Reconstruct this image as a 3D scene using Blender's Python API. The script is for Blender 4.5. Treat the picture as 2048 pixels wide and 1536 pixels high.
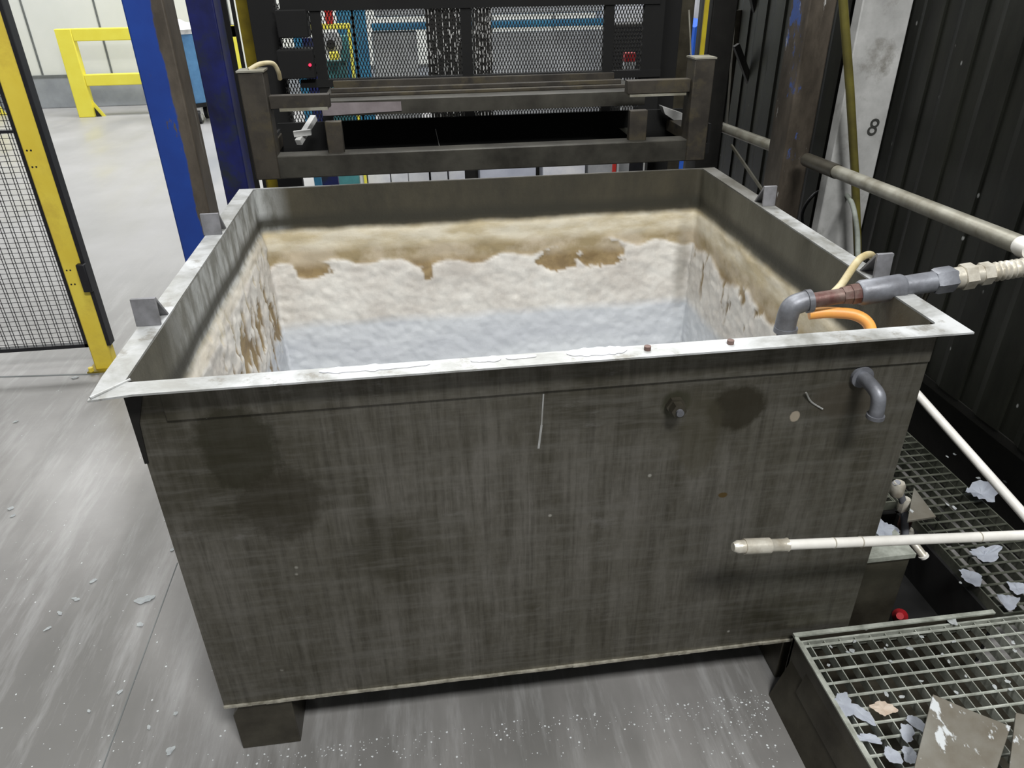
import bpy, bmesh, math, random
from mathutils import Vector, Matrix, noise, Euler
random.seed(7)
for o in list(bpy.data.objects): bpy.data.objects.remove(o)
SC = bpy.context.scene; COL = SC.collection
# ------------------------------------------------------------------ camera
F, YAW, PITCH, ROLL = 1.46576696*1000, -0.12356938, -0.51729652, -0.01501588
CAM = Vector((0.56065723, -1.24157435, 1.72537105))
RM = Matrix.Rotation(YAW,3,'Z') @ Matrix.Rotation(math.pi/2+PITCH,3,'X') @ Matrix.Rotation(ROLL,3,'Z')
cd = bpy.data.cameras.new('camera'); cam = bpy.data.objects.new('camera', cd); COL.objects.link(cam)
cam.matrix_world = Matrix.Translation(CAM) @ RM.to_4x4()
cd.sensor_width = 36; cd.lens = F*36/2048; cd.clip_start = .02; cd.clip_end = 60
SC.camera = cam
# ------------------------------------------------------------------ world, lights, exposure
w = bpy.data.worlds.new('world'); SC.world = w; w.use_nodes = True
w.node_tree.nodes['Background'].inputs[0].default_value = (.93,.97,1,1)
w.node_tree.nodes['Background'].inputs[1].default_value = .15
def area(name, loc, rot, sx, sy, power, col=(1,1,.985)):
    l = bpy.data.lights.new(name,'AREA'); l.shape='RECTANGLE'; l.size=sx; l.size_y=sy; l.energy=power; l.color=col
    o = bpy.data.objects.new(name,l); o.location=loc; o.rotation_euler=rot; COL.objects.link(o); return o
area('hall_and_fill_light', (-3.9,8.9,5.6),(math.radians(-12),0,0),6,1.6,330)
area('hall_and_fill_light', (2.2,7.4,6.5),(0,0,0),5,2.2,330)
area('hall_and_fill_light', (1.6,3.9,5.4),(math.radians(-25),0,0),3,.5,110)  # unseen fill lamp, added to brighten the machine fronts
area('hall_and_fill_light', (-2.9,1.2,5.6),(0,math.radians(-18),0),1.0,5,16)
area('hall_and_fill_light', (.55,.55,4.6),(0,0,0),.9,.7,78)
area('hall_and_fill_light', (1.5,-2.7,5.1),(math.radians(32),math.radians(8),0),1.4,.6,262)  # unseen front fill, added to lift the tank's front face
SC.view_settings.view_transform='Standard'; SC.view_settings.look='None'
SC.view_settings.exposure=0.0; SC.view_settings.gamma=1

def ray(u,v): return (RM @ Vector(((u-1024)/F, -(v-768)/F, -1)))
def AY(u,v,Y): d=ray(u,v); return CAM + d*((Y-CAM.y)/d.y)
def AX(u,v,X): d=ray(u,v); return CAM + d*((X-CAM.x)/d.x)
def AZ(u,v,Z): d=ray(u,v); return CAM + d*((Z-CAM.z)/d.z)

# ------------------------------------------------------------------ materials
MATS={}
class NT:
    def __init__(s,name):
        s.m=bpy.data.materials.new(name); s.m.use_nodes=True; s.t=s.m.node_tree; s.b=s.t.nodes['Principled BSDF']
        s.tc=s.t.nodes.new('ShaderNodeTexCoord'); s.geo=None
    def n(s,k,**kw):
        x=s.t.nodes.new(k)
        for a,v in kw.items(): setattr(x,a,v)
        return x
    def l(s,a,b): s.t.links.new(a,b)
    def mapping(s,sc=(1,1,1),rot=(0,0,0),loc=(0,0,0),src='Object'):
        m=s.n('ShaderNodeMapping'); m.inputs['Scale'].default_value=sc; m.inputs['Rotation'].default_value=rot; m.inputs['Location'].default_value=loc
        s.l(s.tc.outputs[src],m.inputs[0]); return m.outputs[0]
    def noise(s,scale,detail=6,rough=.6,vec=None,dist=0):
        x=s.n('ShaderNodeTexNoise'); x.inputs['Scale'].default_value=scale; x.inputs['Detail'].default_value=detail; x.inputs['Roughness'].default_value=rough; x.inputs['Distortion'].default_value=dist
        s.l(vec if vec is not None else s.tc.outputs['Object'],x.inputs['Vector']); return x.outputs['Fac']
    def ramp(s,fac,stops,interp='LINEAR'):
        r=s.n('ShaderNodeValToRGB'); r.color_ramp.interpolation=interp; e=r.color_ramp.elements
        while len(e)<len(stops): e.new(.5)
        for i,(p,c) in enumerate(stops):
            e[i].position=p; e[i].color=(c,c,c,1) if not hasattr(c,'__len__') else (*c,1)
        s.l(fac,r.inputs[0]); return r.outputs[0]
    def mix(s,f,a,b,mode='MIX'):
        x=s.n('ShaderNodeMix',data_type='RGBA',blend_type=mode)
        for i,v in ((0,f),(6,a),(7,b)):
            if isinstance(v,(int,float)): x.inputs[i].default_value=v if i==0 else (v,v,v,1)
            elif isinstance(v,tuple): x.inputs[i].default_value=(*v,1)
            else: s.l(v,x.inputs[i])
        return x.outputs[2]
    def math(s,op,a,b=0.0,c=None,clamp=False):
        x=s.n('ShaderNodeMath',operation=op,use_clamp=clamp)
        for i,v in enumerate((a,b) if c is None else (a,b,c)):
            if isinstance(v,(int,float)): x.inputs[i].default_value=v
            else: s.l(v,x.inputs[i])
        return x.outputs[0]
    def xyz(s):
        x=s.n('ShaderNodeSeparateXYZ'); s.l(s.tc.outputs['Object'],x.inputs[0]); return x.outputs
    def bump(s,h,st=.3,d=.01):
        x=s.n('ShaderNodeBump'); x.inputs['Strength'].default_value=st; x.inputs['Distance'].default_value=d
        s.l(h,x.inputs['Height']); s.l(x.outputs[0],s.b.inputs['Normal'])
    def set(s,col=None,rough=None,metal=None):
        for v,k in ((col,'Base Color'),(rough,'Roughness'),(metal,'Metallic')):
            if v is None: continue
            if isinstance(v,(int,float)): s.b.inputs[k].default_value=v
            elif isinstance(v,tuple): s.b.inputs[k].default_value=(*v,1)
            else: s.l(v,s.b.inputs[k])
def lin(r,g,b):
    f=lambda c:(c/255/12.92 if c/255<=.04045 else ((c/255+.055)/1.055)**2.4)
    return (f(r),f(g),f(b))
def simple(name,c1,c2=None,rough=.5,metal=0,scale=8,lo=.35,hi=.65,bump=.15,dirt=None,dscale=3,specks=0):
    m=NT(name); c2=c2 or tuple(x*.6 for x in c1)
    col=m.mix(m.ramp(m.noise(scale),[(lo,0),(hi,1)]),c1,c2)
    if dirt: col=m.mix(m.ramp(m.noise(dscale,8,.7),[(.5,0),(.62,1)]),col,dirt)
    if specks:
        v=m.n('ShaderNodeTexVoronoi'); v.inputs['Scale'].default_value=specks; m.l(m.tc.outputs['Object'],v.inputs['Vector'])
        sp=m.ramp(v.outputs['Distance'],[(.06,1),(.1,0)]); gate=m.ramp(m.noise(9),[(.52,0),(.56,1)])
        col=m.mix(m.math('MULTIPLY',sp,gate),col,(.5,.5,.48))
    m.set(col,rough,metal)
    if bump: m.bump(m.noise(scale*6),bump,.004)
    MATS[name]=m.m; return m.m

# tank outside: dull stained steel
def tank_mat():
    m=NT('stained_steel')
    big=m.noise(2.2,8,.65); streak=m.noise(3,8,.7,m.mapping((6,6,1))); fine=m.noise(60,3,.5)
    c=m.mix(m.ramp(big,[(.35,0),(.65,1)]),lin(124,121,114),lin(99,96,86))
    c=m.mix(m.ramp(streak,[(.42,0),(.7,.8)]),c,lin(66,62,48))
    c=m.mix(m.ramp(m.noise(1.6,5,.6,m.mapping(loc=(3,1,2))),[(.52,0),(.64,.75)]),c,lin(58,55,40))
    gx=m.noise(26,4,.7,m.mapping((2.2,2.2,.1))); gz=m.noise(26,4,.7,m.mapping((.15,.15,1.6)))
    c=m.mix(m.ramp(gx,[(.48,0),(.66,.5)]),c,lin(56,53,44)); c=m.mix(m.ramp(gz,[(.46,0),(.66,.42)]),c,lin(128,126,120))
    c=m.mix(m.ramp(m.noise(4,6,.8,m.mapping((1,1,3),loc=(7,2,5))),[(.6,0),(.68,.5)]),c,lin(132,130,126))
    c=m.mix(m.ramp(fine,[(.3,.18),(.7,0)]),c,lin(40,38,30))
    for (u,v,ru,rz,cc,st) in ((1475,815,.075,.06,lin(50,46,34),.85),(1350,810,.035,.04,lin(60,60,44),.7),(1400,470+400,.05,.12,lin(84,80,66),.5),(470,900,.09,.12,lin(48,46,32),.7),(1700,800,.10,.05,lin(84,78,68),.6),(1590,832,.012,.014,lin(190,178,160),.9),(1445,990,.012,.008,lin(96,76,36),.9),(560,1010,.10,.10,lin(50,46,34),.55)):
        P_=AY(u,v,0); w1=m.n('ShaderNodeVectorMath',operation='SUBTRACT'); m.l(m.tc.outputs['Object'],w1.inputs[0]); w1.inputs[1].default_value=P_
        w2=m.n('ShaderNodeVectorMath',operation='MULTIPLY'); m.l(w1.outputs[0],w2.inputs[0]); w2.inputs[1].default_value=(1/ru,1.5,1/rz)
        w3=m.n('ShaderNodeVectorMath',operation='LENGTH'); m.l(w2.outputs[0],w3.inputs[0])
        dd_=m.math('MULTIPLY_ADD',m.noise(14,6,.7),1.1,m.math('SUBTRACT',w3.outputs['Value'],.55)); c=m.mix(m.ramp(dd_,[(.75,st),(.98,0)]),c,cc)
    vo=m.n('ShaderNodeTexVoronoi'); vo.inputs['Scale'].default_value=14; m.l(m.tc.outputs['Object'],vo.inputs['Vector'])
    c=m.mix(m.math('MULTIPLY',m.ramp(vo.outputs['Distance'],[(.04,1),(.075,0)]),m.ramp(m.noise(5),[(.5,0),(.55,1)])),c,lin(170,168,160))
    m.set(c,m.ramp(streak,[(.3,.42),(.7,.6)]),.55); m.bump(m.noise(30,5),.12,.003); return m.m
M_TANK=tank_mat()
def liner_mat():
    m=NT('crusted_lining')
    X,Y,Z=m.xyz(); wob=m.math('MULTIPLY_ADD',m.noise(5,4),.03,-.015)
    z=m.math('ADD',Z,wob)
    at=m.n('ShaderNodeAttribute'); at.attribute_name='crust'
    st=m.noise(5,7,.65,m.mapping((1.4,1.4,.5)))
    upper=m.mix(m.ramp(st,[(.35,0),(.68,1)]),lin(88,85,72),lin(60,57,44))
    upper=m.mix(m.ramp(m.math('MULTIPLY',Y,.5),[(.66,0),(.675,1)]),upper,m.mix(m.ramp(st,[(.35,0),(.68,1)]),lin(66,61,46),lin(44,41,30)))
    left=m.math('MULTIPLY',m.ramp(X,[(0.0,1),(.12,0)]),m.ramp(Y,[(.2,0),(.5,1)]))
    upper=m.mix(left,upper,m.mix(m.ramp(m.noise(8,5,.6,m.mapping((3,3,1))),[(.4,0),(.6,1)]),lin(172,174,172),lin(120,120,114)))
    tide=m.ramp(z,[(.935,0),(.95,1),(.965,1),(.995,0)])
    upper=m.mix(m.math('MULTIPLY',tide,.9),upper,lin(42,40,29))
    tn=m.noise(6,6,.6,m.mapping((1,1,3)))
    tan=m.mix(m.ramp(tn,[(.38,0),(.62,1)]),lin(214,206,186),lin(190,176,144))
    tan=m.mix(m.ramp(z,[(.835,.0),(.87,1)]),m.mix(m.ramp(m.noise(9,5),[(.4,0),(.6,1)]),lin(184,170,146),lin(154,138,104)),tan)
    tan=m.mix(m.ramp(z,[(.775,.9),(.81,0)]),tan,m.mix(m.ramp(m.noise(14,5),[(.4,0),(.6,1)]),lin(150,128,88),lin(122,100,64)))
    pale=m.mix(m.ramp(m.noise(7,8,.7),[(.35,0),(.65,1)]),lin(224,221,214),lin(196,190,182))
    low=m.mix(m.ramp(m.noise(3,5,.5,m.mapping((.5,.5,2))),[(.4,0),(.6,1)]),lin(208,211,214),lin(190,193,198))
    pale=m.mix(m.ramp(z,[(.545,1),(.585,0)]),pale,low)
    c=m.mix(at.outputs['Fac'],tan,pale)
    c=m.mix(m.ramp(z,[(.915,0),(.935,1)]),c,upper)
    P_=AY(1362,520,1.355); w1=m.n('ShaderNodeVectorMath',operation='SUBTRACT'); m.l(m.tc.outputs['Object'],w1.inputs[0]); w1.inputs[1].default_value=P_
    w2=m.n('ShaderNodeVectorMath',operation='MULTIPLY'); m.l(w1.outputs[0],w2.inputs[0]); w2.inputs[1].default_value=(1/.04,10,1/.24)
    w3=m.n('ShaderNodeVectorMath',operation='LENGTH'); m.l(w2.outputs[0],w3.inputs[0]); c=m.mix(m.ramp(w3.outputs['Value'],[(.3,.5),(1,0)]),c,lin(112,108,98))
    m.set(c,m.mix(at.outputs['Fac'],.7,.55),0); m.bump(m.noise(40,6,.7),.35,.006); return m.m
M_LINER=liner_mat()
def rim_mat():
    m=NT('worn_bright_steel'); n=m.noise(5,7,.65,dist=.4)
    c=m.mix(m.ramp(n,[(.4,0),(.62,1)]),lin(142,142,137),lin(198,200,201))
    c=m.mix(m.ramp(m.noise(18,6,.7),[(.56,0),(.66,.7)]),c,lin(128,124,114))
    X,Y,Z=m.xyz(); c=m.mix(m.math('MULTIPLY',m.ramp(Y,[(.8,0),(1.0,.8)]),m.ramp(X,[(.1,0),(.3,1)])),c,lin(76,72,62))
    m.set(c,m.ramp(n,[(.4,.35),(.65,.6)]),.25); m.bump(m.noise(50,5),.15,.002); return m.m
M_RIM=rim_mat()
def floor_mat():
    m=NT('concrete_floor')
    n1=m.noise(1.1,8,.6,m.mapping((1,1,1))); sm=m.noise(1.0,6,.55,m.mapping((2.2,.5,1),(0,0,-.55)))
    c=m.mix(m.ramp(n1,[(.38,0),(.62,1)]),lin(154,152,150),lin(128,126,124))
    c=m.mix(m.ramp(sm,[(.46,0),(.6,.75)]),c,lin(110,109,106))
    c=m.mix(m.ramp(m.noise(14,6,.7,m.mapping((1,.12,1),(0,0,-.5))),[(.5,0),(.72,.4)]),c,lin(196,196,196))
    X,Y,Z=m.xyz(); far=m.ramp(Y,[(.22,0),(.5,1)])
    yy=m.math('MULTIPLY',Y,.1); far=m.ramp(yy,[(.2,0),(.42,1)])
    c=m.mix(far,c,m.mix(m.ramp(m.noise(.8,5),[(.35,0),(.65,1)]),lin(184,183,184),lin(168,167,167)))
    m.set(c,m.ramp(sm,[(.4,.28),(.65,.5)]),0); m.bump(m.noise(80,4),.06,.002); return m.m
M_FLOOR=floor_mat()
def worn_paint(name,paint,paint2,rust,rust2,edge,axis=0,amp=.03,extra=.64,scale=5,sharp=.004):
    # paint worn away beyond a ragged line at object coord axis > edge, with scratches
    m=NT(name); c3=m.xyz()[axis]
    v=m.math('ADD',c3,m.math('MULTIPLY_ADD',m.noise(scale,8,.65,m.mapping((1,1,.45))),amp*2,-amp))
    worn=m.ramp(m.math('SUBTRACT',v,edge-.5),[(.5,0),(.5+sharp,1)])
    sc=m.ramp(m.noise(9,7,.7,m.mapping((2,2,.5),(0,.2,0))),[(extra,0),(extra+.03,1)])
    fac=m.math('MAXIMUM',worn,sc)
    p=m.mix(m.noise(6),paint,paint2); r=m.mix(m.ramp(m.noise(11,6,.7,m.mapping((1,1,.5))),[(.35,0),(.65,1)]),rust,rust2)
    r=m.mix(m.ramp(m.noise(7,6,.7,m.mapping((4,4,.4))),[(.6,0),(.7,.7)]),r,lin(140,138,132))
    m.set(m.mix(fac,p,r),.5,.1); m.bump(m.noise(40),.12,.003); MATS[name]=m.m; return m.m
M_COLA=worn_paint('worn_blue_paint',lin(30,74,164),lin(26,48,118),lin(92,84,74),lin(66,60,52),.022,0,.035,extra=.6)
M_COLB=simple('navy_paint',lin(22,32,104),lin(12,15,46),.45,0,3,dirt=lin(32,38,44),dscale=4)
M_COLC=worn_paint('rusty_column_paint',lin(52,84,150),lin(44,60,110),lin(82,72,60),lin(52,46,38),-.3,0,.03)
def colc():
    m=NT('rusty_blue_flecked'); r=m.mix(m.ramp(m.noise(8,6,.7,m.mapping((1,1,.4))),[(.35,0),(.65,1)]),lin(88,80,70),lin(50,44,36))
    r=m.mix(m.ramp(m.noise(6,6,.7,m.mapping((1,1,.5),loc=(2,2,2))),[(.6,0),(.63,1)]),r,lin(62,86,146))
    r=m.mix(m.ramp(m.noise(12,6,.7,m.mapping((3,3,.5),loc=(4,2,2))),[(.64,0),(.67,1)]),r,lin(170,170,168)); m.set(r,.55,.2); m.bump(m.noise(30),.2,.004); return m.m
M_COLC=colc()
M_BLACKM=simple('sooty_black_steel',lin(30,29,26),lin(18,17,15),.6,.3,10)
M_VOID=simple('matt_black_sheet',lin(9,9,8),lin(4,4,4),.9,0,6)
M_FRAME=simple('grimy_brown_steel',lin(64,59,51),lin(42,38,33),.6,.2,9,dirt=lin(72,65,48),dscale=5)
M_TRAY=simple('greasy_grey_steel',lin(72,70,63),lin(46,44,39),.5,.3,7)
M_YEL=simple('yellow_paint',lin(240,218,84),lin(232,206,70),.45,0,5,bump=.05,dirt=lin(222,196,74))
M_YELF=simple('bright_yellow_paint',lin(255,244,92),lin(250,236,80),.5,0,5,bump=.05)
M_YELD=simple('dirty_yellow_paint',lin(168,148,30),lin(120,104,24),.6,0,8)
M_OLIVE=simple('olive_pipe',lin(104,98,42),lin(80,74,34),.5,.1,9)
M_BLK=simple('black_plastic',lin(30,30,34),lin(22,22,26),.5,0,9,bump=.03)
M_GALV=simple('galvanised_steel',lin(214,214,212),lin(176,176,174),.5,.1,9)
M_CHROME=simple('polished_steel_pipe',lin(248,246,240),lin(232,229,222),.28,.12,14,bump=.05)
M_CAST=simple('grey_cast_iron_fitting',lin(134,137,144),lin(100,101,106),.45,.3,16)
M_RUSTF=simple('rusty_fitting',lin(128,112,104),lin(90,52,48),.5,.4,22)
M_ZINC=simple('zinc_nut',lin(224,220,208),lin(178,170,154),.32,.35,20)
M_RAIL=simple('grey_rail_pipe',lin(168,166,154),lin(128,124,110),.4,.35,12)
M_ORANGE=simple('orange_hose',lin(252,186,84),lin(244,168,92),.45,0,10,bump=.03)
M_CREAM=simple('cream_hose',lin(206,196,164),lin(172,156,112),.55,0,18)
M_CABLE=simple('grey_cable',lin(150,156,148),lin(112,116,108),.5,0,10)
M_WALLR=None
def wallr():
    m=NT('sooty_cladding'); s=m.noise(2.5,8,.7,m.mapping((1,3,.5)))
    c=m.mix(m.ramp(s,[(.35,0),(.66,1)]),lin(16,17,14),lin(38,39,33))
    vo=m.n('ShaderNodeTexVoronoi'); vo.inputs['Scale'].default_value=16; m.l(m.mapping((1,1,.6)),vo.inputs['Vector'])
    c=m.mix(m.math('MULTIPLY',m.ramp(vo.outputs['Distance'],[(.05,1),(.085,0)]),m.ramp(m.noise(6),[(.5,0),(.56,1)])),c,lin(150,152,150))
    m.set(c,.42,.2); m.bump(m.noise(20),.2,.004); return m.m
M_WALLR=wallr()
M_WHITEW=simple('white_wall_panel',lin(236,238,234),lin(230,233,228),.6,0,2,bump=0)
M_PLINTH=simple('grey_plinth',lin(160,165,172),lin(140,145,152),.7,0,3)
M_SEAM=simple('dark_seam',lin(120,124,124),lin(100,104,104),.7,0,3,bump=0)
M_BINB=simple('faded_blue_drum',lin(96,148,192),lin(70,116,160),.5,0,4)
M_WPLAS=simple('white_plastic',lin(238,238,240),lin(214,216,224),.5,0,6)
M_MBLUE=simple('machine_blue',lin(56,138,176),lin(46,110,150),.5,0,4)
M_MGREY=simple('machine_grey_panel',lin(186,188,190),lin(150,152,154),.5,0,4)
M_RED=simple('red_paint',lin(200,40,26),lin(180,30,22),.5,0,5)
M_TEAL=simple('teal_paint',lin(70,138,140),lin(50,100,104),.5,0,5)
M_BRBLUE=simple('bright_blue_plastic',lin(40,110,230),lin(36,96,210),.5,0,5)
M_GRATE=simple('galvanised_grating',lin(196,200,190),lin(140,143,133),.5,.25,20)
M_GRATED=simple('dirty_grating',lin(104,106,95),lin(62,65,55),.6,.2,12)
M_LUG=simple('grey_lug_steel',lin(140,140,144),lin(108,108,110),.5,.2,16)
M_SIDE=simple('oily_dark_steel',lin(88,84,73),lin(56,52,44),.4,.5,7)
def flaked(name,a,b,c2,sc=26):
    m=NT(name); c=m.mix(m.ramp(m.noise(7,6),[(.35,0),(.65,1)]),a,b)
    c=m.mix(m.ramp(m.noise(sc,5,.6,m.mapping((1,.5,1),(0,0,.5))),[(.6,0),(.64,1)]),c,c2); m.set(c,.45,.2); return m.m
M_PLATE=flaked('spattered_steel_plate',lin(128,126,118),lin(104,98,86),lin(200,204,206))
M_FLAKE=simple('pale_paint_flake',lin(224,229,238),lin(206,211,222),.35,0,30)
M_WFLAKE=simple('white_chip',lin(226,230,230),lin(206,210,212),.5,0,30,bump=0)
M_PINKW=simple('cream_chunk',lin(250,238,224),lin(232,214,196),.5,0,30)
M_CONE=simple('dim_red_plastic',lin(190,30,40),lin(150,20,30),.5,0,5)
M_MARK=simple('black_marker',lin(40,40,38),lin(50,50,46),.8,0,20,bump=0)
def led():
    m=NT('red_led'); m.set((.6,0,.02),.4,0); m.b.inputs['Emission Color'].default_value=(1,.03,.08,1); m.b.inputs['Emission Strength'].default_value=2; return m.m
M_LED=led()

# ------------------------------------------------------------------ mesh helpers
class MB:
    def __init__(s): s.bm=bmesh.new()
    def box(s,a,b):
        a=Vector(a);b=Vector(b); lo=Vector(map(min,a,b)); hi=Vector(map(max,a,b))
        vs=[s.bm.verts.new((x,y,z)) for x in (lo.x,hi.x) for y in (lo.y,hi.y) for z in (lo.z,hi.z)]
        for f in ((0,1,3,2),(4,6,7,5),(0,4,5,1),(2,3,7,6),(0,2,6,4),(1,5,7,3)): s.bm.faces.new([vs[i] for i in f])
        return s
    def bar(s,p,q,wx,wy,up=(0,0,1)):
        p=Vector(p);q=Vector(q);d=(q-p).normalized(); up=Vector(up)
        if abs(d.dot(up))>.99: up=Vector((0,1,0))
        x=d.cross(up).normalized(); y=x.cross(d).normalized()
        vs=[s.bm.verts.new(c+x*i*wx/2+y*j*wy/2) for c in (p,q) for i,j in ((-1,-1),(1,-1),(1,1),(-1,1))]
        for f in ((0,3,2,1),(4,5,6,7),(0,1,5,4),(1,2,6,5),(2,3,7,6),(3,0,4,7)): s.bm.faces.new([vs[i] for i in f])
        return s
    def prism(s,pts,ext):
        ext=Vector(ext); a=[s.bm.verts.new(Vector(p)) for p in pts]; b=[s.bm.verts.new(Vector(p)+ext) for p in pts]
        n=len(pts); s.bm.faces.new(a[::-1]); s.bm.faces.new(b)
        for i in range(n): s.bm.faces.new((a[i],a[(i+1)%n],b[(i+1)%n],b[i]))
        return s
    def tube(s,path,r,seg=16,cap=True,smooth=True):
        path=[Vector(p) for p in path]; n=len(path); rs=r if hasattr(r,'__len__') else [r]*n
        rings=[]; prev=None
        for i,p in enumerate(path):
            t=((path[min(i+1,n-1)]-p).normalized()+(p-path[max(i-1,0)]).normalized()).normalized()
            if prev is None:
                x=t.cross(Vector((0,0,1)))
                if x.length<.1: x=t.cross(Vector((0,1,0)))
            else: x=prev-t*prev.dot(t)
            x.normalize(); prev=x; y=t.cross(x)
            rings.append([s.bm.verts.new(p+(x*math.cos(a)+y*math.sin(a))*rs[i]) for a in [2*math.pi*k/seg for k in range(seg)]])
        for a,b in zip(rings,rings[1:]):
            for k in range(seg):
                f=s.bm.faces.new((a[k],a[(k+1)%seg],b[(k+1)%seg],b[k])); f.smooth=smooth
        if cap: s.bm.faces.new(rings[0][::-1]); s.bm.faces.new(rings[-1])
        return s
    def step(s,p,q,prof,seg=20):
        # turned profile along p->q : prof = [(t, r), ...]
        p=Vector(p);q=Vector(q); return s.tube([p+(q-p)*t for t,_ in prof],[r for _,r in prof],seg,smooth=False if seg<9 else True)
    def build(s,name,mat,parent=None,bevel=0,smooth=False):
        bmesh.ops.recalc_face_normals(s.bm,faces=s.bm.faces)
        me=bpy.data.meshes.new(name); s.bm.to_mesh(me); s.bm.free(); me.materials.append(mat); me.set_sharp_from_angle(angle=.75)
        if any(p.use_smooth for p in me.polygons): me.set_sharp_from_angle(angle=.7)
        o=bpy.data.objects.new(name,me); COL.objects.link(o); o.parent=parent
        if bevel:
            b=o.modifiers.new('bevel','BEVEL'); b.width=bevel; b.segments=2; b.limit_method='ANGLE'
        return o
def tag(o,label=None,cat=None,group=None,kind=None):
    if label: o['label']=label
    if cat: o['category']=cat
    if group: o['group']=group
    if kind: o['kind']=kind
    return o
def thing(name,label,cat,loc=(0,0,0),group=None):
    o=bpy.data.objects.new(name,None); COL.objects.link(o); o.empty_display_size=.1
    return tag(o,label,cat,group)
def struct(name,mb,mat,parent=None,bevel=0): return tag(mb.build(name,mat,parent,bevel),kind='structure')
def bez(pts,n=12):
    # catmull-rom through pts
    P=[Vector(p) for p in pts]; P=[P[0]*2-P[1]]+P+[P[-1]*2-P[-2]]; out=[]
    for i in range(1,len(P)-2):
        for k in range(n):
            t=k/n; a,b,c,d=P[i-1:i+3]
            out.append(.5*((2*b)+(c-a)*t+(2*a-5*b+4*c-d)*t*t+(3*b-3*c+d-a)*t**3))
    out.append(P[-2]); return out
def boxpx(u0,v0,u1,v1,Y,dep):
    a=AY(u0,v0,Y); b=AY(u1,v1,Y); c=AY((u0+u1)/2,v0,Y); d=AY((u0+u1)/2,v1,Y)
    return (a.x,Y,d.z),(b.x,Y+dep,c.z)

# ------------------------------------------------------------------ setting
X0,X1,D,ZB,ZT,E=0,1.6,1.365,.179,1.077,.045
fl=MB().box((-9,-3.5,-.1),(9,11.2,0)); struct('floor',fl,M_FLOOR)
YW=11.0
struct('wall_back',MB().box((-9,YW,.44),(9,YW+.2,4.5)),M_WHITEW)
pl=struct('baseboard_back',MB().box((-9,YW-.03,0),(9,YW+.2,.44)),M_PLINTH,bevel=.01)
sm=MB()
for u in (40,186,-110):
    p=AY(u,0,YW); sm.box((p.x-.012,YW-.012,.44),(p.x+.012,YW+.01,4.4))
for k in range(8): sm.box((-2.9+k*.95-.012,YW-.012,.44),(-2.9+k*.95+.012,YW+.01,4.4))
sm.box((-9,YW-.04,.425),(9,YW+.01,.45))
struct('trim_1',sm,M_SEAM)
jl=MB(); a=AZ(355,1126,0); b=AZ(205,1536,0); jl.bar((a.x,a.y,.0005),(b.x,b.y,.0005),.003,.002)
a=AZ(-60,756,0); b=AZ(198,748,0); jl.bar((a.x,a.y,.0005),(b.x,b.y,.0005),.012,.002)
struct('trim_2',jl,M_SEAM)
# right cladding: trapezoid sheet running along y
XW=2.32
m=MB(); y=-1.6; pts=[]
while y<3.35:
    for dx,dy in ((0,0),(0,.09),(.009,.03),(.009,.07)): y+=dy; pts.append((XW+dx,y))
v0=[m.bm.verts.new((x,yy,.43)) for x,yy in pts]; v1=[m.bm.verts.new((x,yy,3.2)) for x,yy in pts]
for i in range(len(pts)-1): m.bm.faces.new((v0[i],v0[i+1],v1[i+1],v1[i]))
o=struct('wall_right',m,M_WALLR); o.data.shade_flat(); s=o.modifiers.new('s','SOLIDIFY'); s.thickness=.01; s.offset=0
struct('trim_3',MB().box((XW+.12,-1.6,0),(XW+.17,3.3,.8)).box((XW+.0,-1.6,.40),(XW+.12,3.3,.43)),M_BLACKM)

# ------------------------------------------------------------------ tank
tank=thing('steel_tank','large open rectangular steel dip tank with stained grey sides and crusted interior','tank')
b=MB(); t=.004
b.box((X0,0,ZB),(X1,t,ZT-.004)).box((X0,D-t,ZB),(X1,D,ZT-.004)).box((X0,t,ZB),(X0+t,D-t,ZT-.004)).box((X1-t,t,ZB),(X1,D-t,ZT-.004)).box((X0,0,ZB-.004),(X1,D,ZB))
b.build('shell',M_TANK,tank)
MB().box((X0+.06,-.005,ZT-.085),(X1,0,ZT-.006)).build('stiffening_band',M_TANK,tank,.002)
lip=MB(); xx=X0
while xx<X1-.001:
    x2=min(X1,xx+random.uniform(.015,.06)); lip.box((xx,-.0045-random.random()*.0015,ZB-.006),(x2,.0,ZB+random.uniform(0,.0015))); xx=x2
tag(lip.build('bottom_weld_edge',simple('bright_weld',lin(196,192,178),lin(130,126,112),.4,.4,40),tank),'bright welded bottom edge')
# rounded inner loop
def rloop(inset,r,step):
    x0,x1,y0,y1=X0+inset,X1-inset,inset,D-inset; pts=[]
    def seg(a,b):
        a=Vector(a);b=Vector(b);n=max(1,int((b-a).length/step))
        for i in range(n): pts.append((a+(b-a)*i/n, ((b-a).normalized())))
    def arc(c,a0):
        n=max(4,int(r*1.57/step*1.0))
        for i in range(n):
            a=a0+math.pi/2*i/n; pts.append((Vector((c[0]+r*math.cos(a),c[1]+r*math.sin(a))),Vector((-math.sin(a),math.cos(a)))))
    seg((x0+r,y0),(x1-r,y0)); arc((x1-r,y0+r),-math.pi/2)
    seg((x1,y0+r),(x1,y1-r)); arc((x1-r,y1-r),0)
    seg((x1-r,y1),(x0+r,y1)); arc((x0+r,y1-r),math.pi/2)
    seg((x0,y1-r),(x0,y0+r)); arc((x0+r,y0+r),math.pi)
    return pts
def sstep(a,b,x): t=max(0,min(1,(x-a)/(b-a))); return t*t*(3-2*t)
def fb(p,o=4): return noise.fractal(Vector(p),1.0,2.0,o)
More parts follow.
